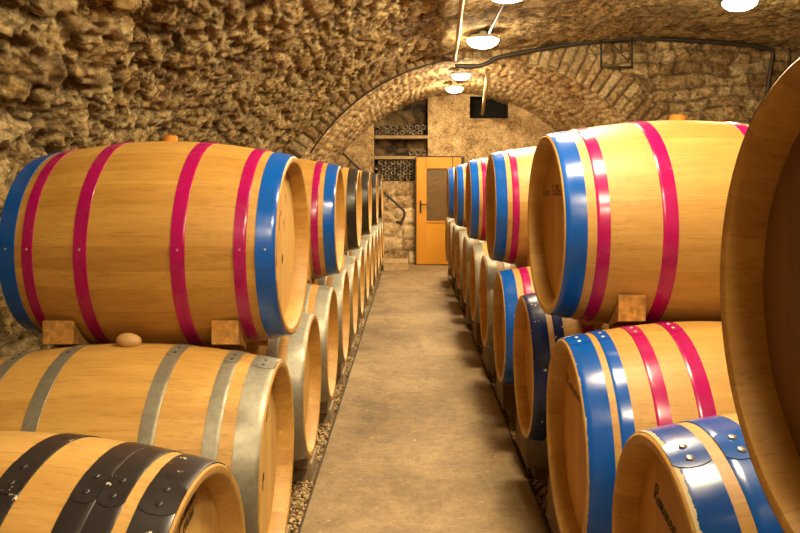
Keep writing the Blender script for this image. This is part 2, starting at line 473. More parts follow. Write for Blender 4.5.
fc = facets(wu / 0.125, wv_ / 0.075, 73) + 0.5 * facets(wu / 0.055, wv_ / 0.04, 75)
ck = cracks(YY * 2.6, SS * 6.5, 61, 0.09) * sstep(0.40, 0.55, fbm(YY * 2, SS * 2, 62, 3))
ck = np.maximum(ck, cracks(YY * 7, SS * 13, 63, 0.10) * sstep(0.45, 0.6, fbm(YY * 3, SS * 3, 64, 3)))
pit = sstep(0.60, 0.72, fbm(YY * 6.5, SS * 10.5, 21, 4))
disp = (h - 0.6) * 0.036 * rough_k + hf * 0.045 * rough_k + hg * 0.014 * rough_k + fc * 0.024 * rough_k - pit * 0.045 * rough_k - ck * 0.040 * rough_k
jt = np.maximum(jt * 0.8, ck)
P = np.stack([X + nx * disp, YY, Z + nz * disp + EYE], -1)
tag(grid_mesh('ceiling', P, M['stone'], {'srand': rnd, 'joint': jt}), kind='structure')

# tunnel beyond the arch
TX, TZ, TR = 0.77, -0.84, 2.20
def tunnel_pts(ang, dr=0.0):
    x = TX - (TR - dr) * np.cos(ang); z = TZ + (TR - dr) * np.sin(ang)
    x = x - 0.10 * (1 - sstep(0.0, 0.75, z)) * (x < TX)
    return x, z
aa = np.concatenate([np.arange(-0.262, PI + 0.262, 0.024 / TR), [PI + 0.262]])
ty = np.arange(YF - 0.0, YB + 0.25, 0.026)
AA, TY = np.meshgrid(aa, ty, indexing='ij')
h, rnd, jt = rubble(TY, AA * TR, 0.088, 0.26, 0.45, 31, 0.016)
pit = sstep(0.62, 0.74, fbm(TY * 6, AA * 20, 22, 4))
disp = (h - 0.5) * 0.017 + (fbm(TY * 5, AA * 11, 33, 4) - 0.5) * 0.03 - pit * 0.03
tx_, tz_ = tunnel_pts(AA, 0)
X = tx_ + np.cos(AA) * disp; Z = tz_ - np.sin(AA) * disp
P = np.stack([X, TY, Z + EYE], -1)
tag(grid_mesh('wall_tunnel', P, M['brick'], {'srand': rnd, 'joint': jt}), kind='structure')

# cross wall round the arch mouth (polar grid: ring of voussoirs, then rubble up to the vault)
def front_z(x):
    return np.interp(x, fp[14 * 2:-14 * 2, 0], fp[14 * 2:-14 * 2, 1])
angs = np.concatenate([np.arange(-0.262, PI + 0.262, 0.013 / TR), [PI + 0.262]])
rad = np.concatenate([np.arange(0, 0.5, 0.018), np.arange(0.5, 3.9, 0.022)])
AN, RD = np.meshgrid(angs, rad, indexing='ij')
bx, bz = tunnel_pts(AN, 0)
X = bx - np.cos(AN) * RD; Z = bz + np.sin(AN) * RD
ring = sstep(0.36, 0.33, RD)
hv, rv, jv = rubble(RD + 0.1, AN * TR, 0.105, 0.40, 0.12, 41, 0.013)
hr, rr, jr = rubble(X, Z, 0.13, 0.27, 0.6, 43, 0.018)
h = hv * ring + hr * (1 - ring)
pit = sstep(0.58, 0.68, fbm(X * 9, Z * 9, 23, 4)) * (1 - ring)
dY = (h - 0.5) * 0.055 + (fbm(X * 6, Z * 6, 44, 4) - 0.5) * 0.05 - pit * 0.05
dY = dY * sstep(0.0, 0.03, RD)
fz = front_z(np.clip(X, -1.5, 6.0)) + 0.06
Z = np.where(Z > fz, fz + 0.0, Z)
X = np.clip(X, -1.75, 6.2); Z = np.maximum(Z, -1.45)
P = np.stack([X, YF - dY, Z + EYE], -1)
tag(grid_mesh('wall_arch', P, M['arch'], {'srand': rv * ring + rr * (1 - ring), 'joint': jv * ring + jr * (1 - ring)}), kind='structure')

# back wall of the tunnel with the bottle niche and the dark opening
NICHE = (-0.575, 0.265, 0.00, 1.50)      # x0 x1 z0 z1 (z from the eye)
OPEN = (0.925, 1.52, 0.985, 1.325)
def lines(a, b, cuts, st):
    L = sorted(set([a, b] + list(cuts)))
    out = []
    for p, q in zip(L[:-1], L[1:]):
        k = max(1, int(round((q - p) / st)))
        out += [p + (q - p) * i / k for i in range(k)]
    return np.array(out + [L[-1]])
gx = lines(-1.75, 3.3, NICHE[:2] + OPEN[:2], 0.028)
gz = lines(-1.42, 1.62, NICHE[2:] + OPEN[2:], 0.028)
GX, GZ = np.meshgrid(gx, gz, indexing='ij')
low = sstep(0.10, -0.06, GZ) * sstep(0.5, 0.3, GX)
h, rnd, jt = rubble(GX, GZ, 0.22, 0.36, 0.5, 51, 0.020)
d = (h - 0.5) * 0.05 * low + (fbm(GX * 3, GZ * 3, 52, 5) - 0.5) * 0.045 + (fbm(GX * 16, GZ * 16, 53, 3) - 0.5) * 0.012
P = np.stack([GX, YB - d, GZ + EYE], -1)
rnd = rnd * low + (1 - low) * fbm(GX * 2, GZ * 2, 54, 3); jt = jt * low
bw = grid_mesh('wall_back', P, M['plaster'], {'srand': rnd, 'joint': jt})
bm = bmesh.new(); bm.from_mesh(bw.data)
kill = []
for f in bm.faces:
    c = f.calc_center_median(); zc = c.z - EYE
    for q in (NICHE, OPEN):
        if q[0] < c.x < q[1] and q[2] < zc < q[3]: kill.append(f)
bmesh.ops.delete(bm, geom=kill, context='FACES'); bm.to_mesh(bw.data); bm.free()
tag(bw, kind='structure')
def recess(name, q, depth, mat):
    bm = bmesh.new()
    x0, x1, z0, z1 = q; z0 += EYE; z1 += EYE; ya, yb = YB - 0.01, YB + depth
    v = [bm.verts.new(p) for p in ((x0, ya, z0), (x1, ya, z0), (x1, ya, z1), (x0, ya, z1), (x0, yb, z0), (x1, yb, z0), (x1, yb, z1), (x0, yb, z1))]
    for f in ((4, 5, 6, 7), (0, 1, 5, 4), (1, 2, 6, 5), (2, 3, 7, 6), (3, 0, 4, 7)):
        bm.faces.new([v[i] for i in f])
    me = bpy.data.meshes.new(name); bm.to_mesh(me); bm.free(); me.materials.append(mat)
    return tag(link(bpy.data.objects.new(name, me)), kind='structure')
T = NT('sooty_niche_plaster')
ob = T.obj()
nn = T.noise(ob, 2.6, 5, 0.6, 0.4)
T.out(T.ramp(nn, [(0.44, (0.026, 0.017, 0.009)), (0.62, (0.30, 0.19, 0.075))]), 0.95, T.bump(T.noise(ob, 20, 5, 0.6), 0.5, 0.02))  # noise puts the dark interior and its lit patch into the colour
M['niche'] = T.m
recess('wall_niche', NICHE, 0.34, M['niche'])
recess('window_1', OPEN, 0.5, M['dark'])
def slab(name, x0, x1, z, t, kind='structure', y0=YB - 0.02, y1=YB + 0.34, mat='shelf'):
    bm = bmesh.new(); bm_box(bm, ((x0 + x1) / 2, (y0 + y1) / 2, z + EYE - t / 2), (x1 - x0, y1 - y0, t), bevel=0.006)
    return obj_bm(name, bm, M[mat])
SH = [0.715, 0.392]     # top faces of the two niche shelves, from the eye
for k, z in enumerate(SH):
    o = slab('niche_shelf', NICHE[0] + 0.002, NICHE[1] - 0.002, z, 0.05)
    tag(o, ['upper stone shelf across the bottle niche in the back wall', 'lower stone shelf across the bottle niche in the back wall'][k], 'shelf', 'shelves of the bottle niche')

# unseen rest of the room: wall behind the camera
bm = bmesh.new(); bm_box(bm, (2.2, Y0 + 0.02, 1.4), (8.6, 0.1, 3.2)); tag(obj_bm('wall_rear', bm, M['plaster']), kind='structure')

# floor: concrete corridor slab, gravel beds either side
EL, ER = -0.412, 0.508
bm = bmesh.new(); bm_box(bm, ((EL + ER) / 2, (Y0 + YB) / 2 + 0.05, -0.06), (ER - EL, YB - Y0 + 0.3, 0.12), bevel=0.004)
tag(obj_bm('floor', bm, M['floor']), kind='structure')
bm = bmesh.new(); bm_box(bm, (2.2, (Y0 + YB) / 2, -0.115), (8.4, YB - Y0 + 0.6, 0.16)); tag(obj_bm('floor_bed', bm, M['earth']), kind='structure')
bm = bmesh.new(); bm_box(bm, (4.0, (Y0 + YF) / 2, -0.06), (4.4, YF - Y0, 0.12)); tag(obj_bm('floor_side', bm, M['floor']), kind='structure')
bm = bmesh.new(); bm_box(bm, (0.65, 11.45, -0.055), (4.2, 1.3, 0.10)); tag(obj_bm('floor_landing', bm, M['floor']), kind='structure')
for k, (x, s) in enumerate(((EL, -1), (ER, 1))):
    bm = bmesh.new(); bm_box(bm, (x + s * 0.004, (Y0 + 10.8) / 2, -0.032), (0.007, 10.8 - Y0, 0.062))
    tag(obj_bm('trim_%d' % (k + 1), bm, M['edge']), kind='structure')

# ------------------------------------------------------------------ barrels
LB, RB, RH = 0.86, 0.352, 0.299
def prof(x, dr=0.0):
    t = abs(2 * x / LB)
    return RB - (RB - RH) * t ** 1.9 + dr

def lathe(name, pts, seg=64, uvs=True, closed=False):
    """pts (x, r): turned round the X axis; u runs round, v along"""
    me = bpy.data.meshes.new(name)
    V, F, U = [], [], []
    n = len(pts)
    L = [0]
    for (a, b) in zip(pts[:-1], pts[1:]): L.append(L[-1] + math.hypot(b[0] - a[0], b[1] - a[1]))
    for k in range(seg):
        a = 2 * PI * k / seg
        for (x, r) in pts: V.append((x, r * math.sin(a), r * math.cos(a)))
    rng_n = n if closed else n - 1
    for k in range(seg):
        for i in range(rng_n):
            j = (i + 1) % n; k2 = (k + 1) % seg
            F.append((k * n + i, k2 * n + i, k2 * n + j, k * n + j))
            U.append(((k) / seg, (k + 1) / seg, L[i] / L[-1], (L[j] if j else L[-1]) / L[-1]))
    me.from_pydata(V, [], F); me.update()
    ul = me.uv_layers.new(name='UVMap')
    flat = []
    for (u0, u1, v0, v1) in U: flat += [u0, v0, u1, v0, u1, v1, u0, v1]
    ul.data.foreach_set('uv', flat)
    me.polygons.foreach_set('use_smooth', [True] * len(me.polygons))
    return me

REC = 0.046
def body_mesh():
    H = LB / 2
    pts = [(-H + REC + 0.006, RH - 0.034), (-H + REC - 0.004, RH - 0.033), (-H + 0.016, RH - 0.026), (-H + 0.002, RH - 0.019), (-H, RH - 0.015), (-H, RH - 0.004), (-H + 0.003, RH)]
    for i in range(1, 30):
        x = -H + LB * i / 30
        pts.append((x, prof(x)))
    pts += [(-x, r) for (x, r) in pts[:7][::-1]]
    me = lathe('staves', pts, 78)
    return me
BODY = body_mesh()
def sharp_by_angle(me, deg=40):
    bm = bmesh.new(); bm.from_mesh(me)
    bmesh.ops.recalc_face_normals(bm, faces=bm.faces)
    for e in bm.edges:
        if len(e.link_faces) == 2 and e.calc_face_angle(0) > math.radians(deg): e.smooth = False
    bm.to_mesh(me); bm.free()
sharp_by_angle(BODY, 35)

def head_mesh():
    r = RH - 0.0315
    pts = [(0.016, 0.0005), (0.016, r), (0.0, r), (-0.0, r - 0.03), (0.0, 0.0005)]
    pts = [(0.018, 0.0008), (0.018, r), (0.004, r), (0.0, r - 0.022), (-0.0005, r - 0.05), (-0.0005, 0.0008)]
    me = lathe('head', pts, 64); sharp_by_angle(me, 30); return me
HEAD = head_mesh()

hoop_cache = {}
def hoop_mesh(x0, x1, strap=True):
    """hoop from x0 to x1 with its riveted lap: a second layer over part of the turn, round-cornered, made as one mesh"""
    key = (round(x0, 4), round(x1, 4))
    if key in hoop_cache: return hoop_cache[key]
    th = 0.0024
    n = 4
    xs = [x0 + (x1 - x0) * i / n for i in range(n + 1)]
    outer = [(x, prof(x, th)) for x in xs]
    outer[0] = (x0 + 0.0006, outer[0][1]); 
    pts = [(x0, prof(x0, -0.001)), (x0, prof(x0, th * 0.8))] + outer + [(x1, prof(x1, th * 0.8)), (x1, prof(x1, -0.001))]
    me = lathe('hoop', pts, 78)
    bm = bmesh.new(); bm.from_mesh(me)
    # the lap
    w = x1 - x0; a0, a1 = -0.13, 0.13
    cols = []
    na = 14
    ul = bm.loops.layers.uv.active
    for i in range(na + 1):
        a = a0 + (a1 - a0) * i / na
        e = min(i, na - i) / na
        ins = w * (0.34 if i in (0, na) else 0.10 if i in (1, na - 1) else 0.0)
        row = []
        for k in range(n + 1):
            x = x0 + ins + (w - 2 * ins) * k / n
            r = prof(x, th * 1.5)
            row.append(bm.verts.new((x, r * math.sin(a), r * math.cos(a))))
        low = [bm.verts.new((v.co.x, v.co.y * (1 - th * 1.2 / RB), v.co.z * (1 - th * 1.2 / RB))) for v in row]
        cols.append((row, low))
    newf = []
    for i in range(na):
        r0, l0 = cols[i]; r1, l1 = cols[i + 1]
        for k in range(n):
            newf.append(bm.faces.new((r0[k], r1[k], r1[k + 1], r0[k + 1])))
        newf.append(bm.faces.new((l0[0], l1[0], r1[0], r0[0]))); newf.append(bm.faces.new((r0[n], r1[n], l1[n], l0[n])))
    for (r, l), flip in ((cols[0], 1), (cols[-1], 0)):
        for k in range(n): newf.append(bm.faces.new((r[k], r[k + 1], l[k + 1], l[k])))
    for f in newf:
        f.smooth = True
        for lp in f.loops:
            lp[ul].uv = (0.5, 0.6)
    bmesh.ops.recalc_face_normals(bm, faces=bm.faces)
    for e in bm.edges:
        if len(e.link_faces) == 2 and e.calc_face_angle(0) > 0.7: e.smooth = False
    bm.to_mesh(me); bm.free()
    hoop_cache[key] = me
    return me

def rivet_mesh():
    bm = bmesh.new(); bmesh.ops.create_uvsphere(bm, u_segments=12, v_segments=6, radius=0.0085)
    bmesh.ops.scale(bm, verts=bm.verts, vec=(1, 1, 0.38))
    me = bpy.data.meshes.new('rivet'); bm.to_mesh(me); bm.free()
    me.polygons.foreach_set('use_smooth', [True] * len(me.polygons)); return me
RIVET = rivet_mesh()
def mat_on(me, mat, _c={}):
    k = (me.name, mat.name)
    if k not in _c:
        m = me if not me.materials else me.copy()
        m.materials.clear(); m.materials.append(mat); _c[k] = m
        _c[(m.name, mat.name)] = m
    return _c[k]
_base = {}
def with_mat(me, mat):
    k = (me.as_pointer(), mat.name)
    if k not in _base:
        m = me.copy(); m.materials.clear(); m.materials.append(mat); _base[k] = m
    return _base[k]

H_ = LB / 2
# hoop schemes: (distance from the front chime, width, colour)
SCHEMES = {
    'bluemag': [(0.004, 0.058, 'blue'), (0.088, 0.036, 'magenta'), (0.265, 0.042, 'magenta'), (0.560, 0.042, 'magenta'), (0.736, 0.036, 'magenta'), (0.798, 0.058, 'blue')],
    'galv': [(0.003, 0.066, 'galv'), (0.104, 0.040, 'galv'), (0.262, 0.040, 'galv'), (0.560, 0.040, 'galv'), (0.716, 0.040, 'galv'), (0.791, 0.066, 'galv')],
    'iron': [(0.003, 0.070, 'iron'), (0.120, 0.040, 'iron'), (0.262, 0.040, 'iron'), (0.560, 0.040, 'iron'), (0.716, 0.040, 'iron'), (0.791, 0.066, 'iron')],
    'black': [(0.004, 0.066, 'black'), (0.094, 0.046, 'black'), (0.141, 0.046, 'black'), (0.272, 0.050, 'black'), (0.545, 0.050, 'black'), (0.680, 0.046, 'black'), (0.727, 0.046, 'black'), (0.790, 0.066, 'black')],
    'bluepair': [(0.004, 0.064, 'blue_worn'), (0.086, 0.036, 'blue_worn'), (0.178, 0.038, 'magenta'), (0.284, 0.044, 'magenta'), (0.545, 0.044, 'magenta'), (0.644, 0.038, 'magenta'), (0.738, 0.036, 'blue_worn'), (0.792, 0.064, 'blue_worn')],
    'bluepeel': [(0.004, 0.066, 'blue_peel'), (0.094, 0.062, 'blue'), (0.250, 0.044, 'blue'), (0.560, 0.044, 'blue'), (0.704, 0.062, 'blue'), (0.790, 0.066, 'blue')],
    'navy': [(0.003, 0.062, 'navy'), (0.086, 0.036, 'navy'), (0.190, 0.040, 'maroon'), (0.620, 0.040, 'maroon'), (0.738, 0.036, 'navy'), (0.792, 0.062, 'navy')],
    'bluemag2': [(0.004, 0.064, 'blue_worn'), (0.100, 0.040, 'magenta'), (0.262, 0.040, 'magenta'), (0.560, 0.040, 'magenta'), (0.716, 0.040, 'magenta'), (0.792, 0.064, 'blue')],
}
# ---- pen strokes for the handwriting on the heads
LET = {
    'L': [[(0.1, 1), (0.05, 0.5), (0, 0), (0.5, 0.05)]], 'C': [[(0.55, 0.85), (0.3, 1), (0.05, 0.5), (0.25, 0), (0.6, 0.15)]],
    'R': [[(0.1, 0), (0.1, 1), (0.5, 0.9), (0.45, 0.55), (0.12, 0.5), (0.55, 0)]], 'V': [[(0, 1), (0.25, 0), (0.55, 1)]],
    'T': [[(0, 1), (0.6, 1)], [(0.3, 1), (0.28, 0)]],
    'e': [[(0, 0.25), (0.35, 0.3), (0.3, 0.5), (0.1, 0.45), (0.05, 0.1), (0.25, 0), (0.45, 0.15)]],
    's': [[(0.35, 0.5), (0.1, 0.42), (0.3, 0.15), (0.05, 0)]], 'o': [[(0.3, 0.5), (0.05, 0.35), (0.1, 0.02), (0.35, 0.1), (0.3, 0.5), (0.5, 0.4)]],
    'n': [[(0.05, 0.5), (0.05, 0), (0.1, 0.4), (0.28, 0.5), (0.32, 0), (0.48, 0.1)]],
    'm': [[(0.02, 0.5), (0.02, 0), (0.1, 0.5), (0.2, 0.4), (0.2, 0), (0.3, 0.5), (0.42, 0.4), (0.42, 0), (0.55, 0.1)]],
    'a': [[(0.35, 0.48), (0.08, 0.4), (0.08, 0.03), (0.33, 0.15), (0.35, 0.48), (0.36, 0), (0.5, 0.1)]],
    'u': [[(0.05, 0.5), (0.08, 0.02), (0.3, 0.1), (0.33, 0.5), (0.34, 0), (0.5, 0.1)]],
    'i': [[(0.1, 0.5), (0.1, 0.02), (0.25, 0.1)]], 'l': [[(0.05, 0.1), (0.25, 0.9), (0.12, 0.95), (0.1, 0), (0.3, 0.1)]],
    'r': [[(0.05, 0.5), (0.07, 0), (0.1, 0.35), (0.32, 0.5)]], 't': [[(0.15, 0.85), (0.13, 0), (0.3, 0.08)], [(0, 0.6), (0.32, 0.62)]],
    'v': [[(0.03, 0.5), (0.17, 0), (0.36, 0.5)]], ' ': [],
    '1': [[(0.05, 0.7), (0.22, 1), (0.2, 0)]], '/': [[(0, 0), (0.35, 1)]], '0': [[(0.25, 1), (0.03, 0.6), (0.12, 0), (0.4, 0.3), (0.38, 0.8), (0.25, 1)]],
    'p': [[(0.05, 0.5), (0.05, -0.5)], [(0.05, 0.4), (0.3, 0.5), (0.33, 0.1), (0.06, 0.05)]], '4': [[(0.3, 0), (0.32, 1), (0, 0.35), (0.45, 0.35)]],
    '8': [[(0.25, 0.5), (0.05, 0.8), (0.25, 1), (0.42, 0.8), (0.05, 0.2), (0.25, 0), (0.45, 0.25), (0.25, 0.5)]],
}
WID = {'m': 0.62, 'i': 0.3, 'l': 0.34, 't': 0.36, ' ': 0.35, '1': 0.4, 'C': 0.68, 'R': 0.66, 'L': 0.58, 'V': 0.6, 'T': 0.6}
def writing_bm(jobs):
    """jobs (text, u, v, height, tilt, pen): u to the reader's right on the head, v up"""
    bm = bmesh.new()
    for text, u, v, hgt, tilt, pen, *wide in jobs:
        wide = wide[0] if wide else 1.0
        x = 0; ct, st = math.cos(tilt), math.sin(tilt)
        for ch in text:
            for stroke in LET.get(ch, []):
                pts = []
                sm = catmull(stroke, 4) if len(stroke) > 2 else np.array(stroke)
                for (a, b) in sm:
                    px, py = (x + a + 0.12 * b) * hgt * wide, b * hgt
                    pu, pv_ = u + px * ct - py * st, v + px * st + py * ct
                    pts.append((-0.0012, -pu, pv_))
                bm_tube(bm, pts, pen, 5)
            x += WID.get(ch, 0.5)
    bmesh.ops.scale(bm, verts=bm.verts, vec=(0.35, 1, 1)); bmesh.ops.translate(bm, verts=bm.verts, vec=(-0.0010, 0, 0))
    return bm

def barrel(x, y, zaxis, left, scheme, label, group, wood='oak', head='head', lap=0.0, rivets=None, rs=1.0, nr=2, bung=None, writing=None, roll=0.0, turn=0.0, stretch=1.0, sz=1.0):
    root = empty('wine_barrel', (x, y, zaxis - RB * sz), (PI if left else 0.0) + turn); root.scale = (stretch, sz, sz)
    root.location.x += (stretch - 1) * H_ * (-1 if left else 1)
    tag(root, label, 'barrel', group)
    def child(name, me, loc, rx=0.0, parent=root):
        o = bpy.data.objects.new(name, me); o.location = loc; o.rotation_euler = (rx, 0, 0)
        return link(o, parent)
    child('staves', with_mat(BODY, M[wood]), (0, 0, RB), roll)
    hd = child('head', with_mat(HEAD, M[head]), (-H_ + REC, 0, RB))
    h2 = child('head', with_mat(HEAD, M[head]), (H_ - REC, 0, RB)); h2.rotation_euler = (0, 0, PI)
    for (d, w, c) in SCHEMES[scheme]:
        x0 = -H_ + d
        hp = child('hoop', with_mat(hoop_mesh(x0, x0 + w), M[c]), (0, 0, RB), lap)
        hp['label'] = {'blue': 'blue painted hoop', 'blue_worn': 'scuffed blue hoop', 'blue_peel': 'blue hoop with paint peeling at the edge', 'magenta': 'magenta painted hoop',
                       'galv': 'grey galvanised hoop', 'iron': 'dark iron hoop', 'black': 'chipped black hoop', 'navy': 'scuffed navy hoop', 'maroon': 'dark maroon hoop'}[c]
        if rivets:
            xm = x0 + w / 2
            for sgn in (-1, 1)[:nr]:
                a = sgn * 0.060
                r = prof(xm, 0.0038)
                rv = child('rivet', with_mat(RIVET, M[rivets]), (xm, r * math.sin(a), r * math.cos(a)), -a, hp); rv.scale = (rs, rs, rs)
    if bung:
        bm = bmesh.new()
        if bung == 'round':
            bmesh.ops.create_uvsphere(bm, u_segments=24, v_segments=14, radius=0.045)
            bmesh.ops.scale(bm, verts=bm.verts, vec=(0.80, 0.62, 0.50))
            bmesh.ops.rotate(bm, verts=bm.verts, cent=(0, 0, 0), matrix=Matrix.Rotation(-0.15, 3, 'Y'))
            bmesh.ops.translate(bm, verts=bm.verts, vec=(0.000, 0, 2 * RB + 0.014))
        else:
            bmesh.ops.create_cone(bm, cap_ends=True, segments=28, radius1=0.024, radius2=0.026, depth=0.040)
            bmesh.ops.bevel(bm, geom=[e for e in bm.edges if abs(e.verts[0].co.z - e.verts[1].co.z) < 1e-5], offset=0.004, segments=2, affect='EDGES')
            bmesh.ops.translate(bm, verts=bm.verts, vec=(0, 0, 2 * RB - 0.001))
        b = obj_bm('bung', bm, M['bung'] if bung != 'orange' else M['bung_orange'], root, smooth=True)
        sharp_by_angle(b.data, 40)
        b['label'] = {'round': 'rounded wooden bung', 'orange': 'orange bung', 'wood': 'wooden bung'}[bung]
    if writing:
        jobs = []
        for (tx_, u_, v_, h_, ti_, *rest) in writing:
            off = 0.0
            for wd in tx_.split(' '):
                jobs.append((wd, u_ + off * math.cos(ti_), v_ + off * math.sin(ti_), h_, ti_, *rest))
                off += (sum(WID.get(c, 0.5) for c in wd) + 0.35) * h_ * (rest[1] if len(rest) > 1 else 1.0)
        for job in jobs:
            w = obj_bm('handwriting' if len(job[0]) > 1 else 'pen_mark', writing_bm([job]), M['ink'], hd)
            w['label'] = 'dark handwriting' if len(job[0]) > 1 else 'small dark mark'
    return root

ORD = ['nearest', 'second', 'third', 'fourth', 'fifth', 'sixth', 'seventh', 'eighth', 'ninth', 'tenth', 'eleventh', 'twelfth', 'thirteenth']
XL, XR = -0.395 - H_, 0.45 + H_
ZLL, ZLU = EYE - 0.844, EYE - 0.216
ZRL, ZRU = EYE - 0.770, EYE - 0.146
PL, PR = 0.79, 0.84
SZ, ZLL2, ZRL2 = 0.925, EYE - 0.824, EYE - 0.748
LY = [1.48, 2.29] + [3.10 + PL * k for k in range(11)]
RY = [0.44, 1.42, 2.25] + [3.10 + PR * k for k in range(9)]
LUY = [2.62] + [(LY[2 * k + 1] + LY[2 * k + 2]) / 2 for k in range(1, 6)]
RUY = [0.82, 2.61] + [(RY[2 * k + 2] + RY[2 * k + 3]) / 2 for k in range(1, 5)]

# left, lower row
g = 'barrels of the lower left row'
barrel(XL, LY[0], ZLL - 0.010, True, 'black', 'oak barrel with chipped black hoops in the bottom left corner', g, 'oak_weathered', lap=-0.32, rivets='rivet_dark', rs=0.8,
       writing=[('Ronnee', 0.012, 0.196, 0.026, 0.30, 0.0015), ('Conau', 0.004, 0.165, 0.030, 0.32, 0.0016)], roll=0.3, turn=-0.07)
barrel(XL, LY[1], ZLL, True, 'galv', 'grey-hooped oak barrel with a rounded bung on top, behind the black-hooped barrel', g, 'oak_stained',
       lap=-0.10, rivets='rivet_dark', rs=0.6, bung='round',
       writing=[('1/1', 0.03, 0.11, 0.040, 0.1, 0.0018), ('p', -0.01, -0.055, 0.045, 0.0, 0.0026), ('/', -0.13, 0.035, 0.060, 0.1, 0.0022), ('0', -0.03, 0.035, 0.018, 0.0, 0.0015)], roll=1.0, stretch=1.045)
for k in range(2, len(LY)):
    barrel(XL, LY[k], ZLL2, True, 'galv', 'grey-hooped oak barrel, %s from the camera in the lower left row' % ORD[k], g, 'oak', sz=SZ, lap=0.9 + k, roll=k * 0.7, rivets='rivet_dark' if k == 2 else None)
# left, upper row
g = 'barrels of the upper left row'
barrel(XL, LUY[0], ZLU, True, 'bluemag', 'large oak barrel with blue and magenta hoops, nearest in the upper left row', g, 'oak', lap=-1.60, rivets='rivet', rs=0.42, nr=1, bung='orange',
       writing=[('0', 0.0, -0.065, 0.030, 0, 0.0018), ('1', 0.03, 0.04, 0.04, 0.2, 0.0012), ('/', -0.04, 0.05, 0.05, 0.3, 0.0012), ('1', 0.05, 0.14, 0.03, 0.0, 0.0012), ('v', -0.02, 0.10, 0.03, 0, 0.0012)], turn=-0.035)
barrel(XL, LUY[1], ZLU, True, 'bluemag', 'second barrel of the upper left row, with blue and magenta hoops', g, 'oak', lap=1.9, roll=1.3, bung='wood')
for k in range(2, 6):
    barrel(XL, LUY[k], ZLU, True, 'iron', 'oak barrel with dark iron hoops, %s from the camera in the upper left row' % ORD[k], g, 'oak', lap=1.0 + k, roll=k * 0.9)
# right, lower row
g = 'barrels of the lower right row'
barrel(XR, RY[0], ZRL, False, 'bluepeel', 'oak barrel beneath the big shaded barrel at the right edge', g, 'oak', 'head_old', lap=2.0)
barrel(XR, RY[1], ZRL - 0.012, False, 'bluepeel', 'oak barrel with peeling riveted blue hoops at the bottom right, handwriting on its head', g, 'oak', 'head_old', lap=0.22, rivets='rivet',
       writing=[('Romanee', -0.140, 0.138, 0.034, -0.20, 0.0020), ('Conau', 0.005, 0.078, 0.034, -0.2, 0.0020)], roll=0.5)
barrel(XR, RY[2], ZRL, False, 'bluepair', 'oak barrel with paired blue and paired magenta hoops in the lower right row', g, 'oak_pale', 'head_old', lap=0.07, rivets='rivet', rs=0.75,
       writing=[('Romanee Re', -0.185, 0.128, 0.034, -0.04, 0.0015, 1.7)], roll=1.1)
barrel(XR, RY[3], ZRL2, False, 'navy', 'oak barrel with chipped navy hoops in the lower right row', g, 'oak', 'head_old', sz=SZ, lap=-0.2, writing=[('/', -0.23, 0.15, 0.085, -1.5, 0.0020)], roll=2.0)
barrel(XR, RY[4], ZRL2, False, 'bluemag2', 'oak barrel with blue and magenta hoops in the lower right row beyond the navy one', g, 'oak_pale', 'head_old', sz=SZ, lap=0.1, roll=0.2)
for k in range(5, len(RY)):
    barrel(XR, RY[k], ZRL2, False, 'galv', 'grey-hooped oak barrel, %s of the grey-hooped ones in the lower right row' % ORD[k - 5], g, 'oak', 'head_old', sz=SZ, lap=1 + k, roll=k * 0.6)
# right, upper row
g = 'barrels of the upper right row'
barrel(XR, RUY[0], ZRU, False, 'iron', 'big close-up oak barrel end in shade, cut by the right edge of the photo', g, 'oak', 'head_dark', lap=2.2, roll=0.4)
barrel(XR, RUY[1], ZRU, False, 'bluemag', 'oak barrel with magenta hoops and a yellow bung on top, right of the walkway', g, 'oak_pale', 'head_old', lap=-1.2, bung='orange',
       writing=[('Les Tilles', -0.235, 0.092, 0.034, 0.03, 0.0016, 2.0)], roll=0.8, turn=0.035, stretch=1.07)
for k in range(2, 6):
    barrel(XR, RUY[k], ZRU, False, 'bluemag', 'blue-hooped oak barrel, %s from the camera in the upper right row' % ORD[k], g, 'oak_pale', 'head_old', lap=0.5 + k, roll=1.3 * k)

# ------------------------------------------------------------------ wedges between the rows, chocks and sleepers under them
def arc(yc, zc, r, y, up):
    d = math.sqrt(max(1e-6, r * r - (y - yc) ** 2)); return zc + d if up else zc - d
def wedge(xf, left, yl, zl, yu, zu, near, xoff, wid, label, group, back=False):
    """wood wedge driven between a lower barrel (yl, zl) and the upper barrel (yu, zu)"""
    r = max(prof(-H_ + xoff - 0.01), prof(-H_ + xoff + wid + 0.01)) + (0.0052 if 'camera' in label else 0.022)
    rl = r * (SZ if abs(zl - ZLL2) < 1e-6 or abs(zl - ZRL2) < 1e-6 else 1.0) + 0.002
    xa = xf + (xoff if not left else -xoff); xb = xf + (xoff + wid if not left else -xoff - wid)
    s = 1 if yu > yl else -1
    # contact line direction
    cy = yl + (yu - yl) * rl / (rl + r)
    ya = cy - s * near; yb = cy - s * (near - 0.115)
    n = 6
    low = []; high = []
    for i in range(n + 1):
        y = ya + (yb - ya) * i / n
        zl_ = arc(yl, zl, rl, y, True); zh_ = arc(yu, zu, r, y, False)
        if zh_ - zl_ < 0.004: zh_ = zl_ + 0.004
        low.append((y, zl_ + 0.001)); high.append((y, zh_ - 0.001))
    ring = low + high[::-1]
    y0, z0 = low[0]
    xm = (xa + xb) / 2
    bm = bmesh.new()
    A = [bm.verts.new((xa - xm, y - y0, z - z0)) for y, z in ring]; B = [bm.verts.new((xb - xm, y - y0, z - z0)) for y, z in ring]
    m = len(ring)
    bm.faces.new(A); bm.faces.new(B[::-1])
    for i in range(m): bm.faces.new((A[i], A[(i + 1) % m], B[(i + 1) % m], B[i]))
    o = obj_bm('wooden_wedge', bm, M['wedge'], loc=(xm, y0, z0))
    tag(o, label, 'wedge', group)
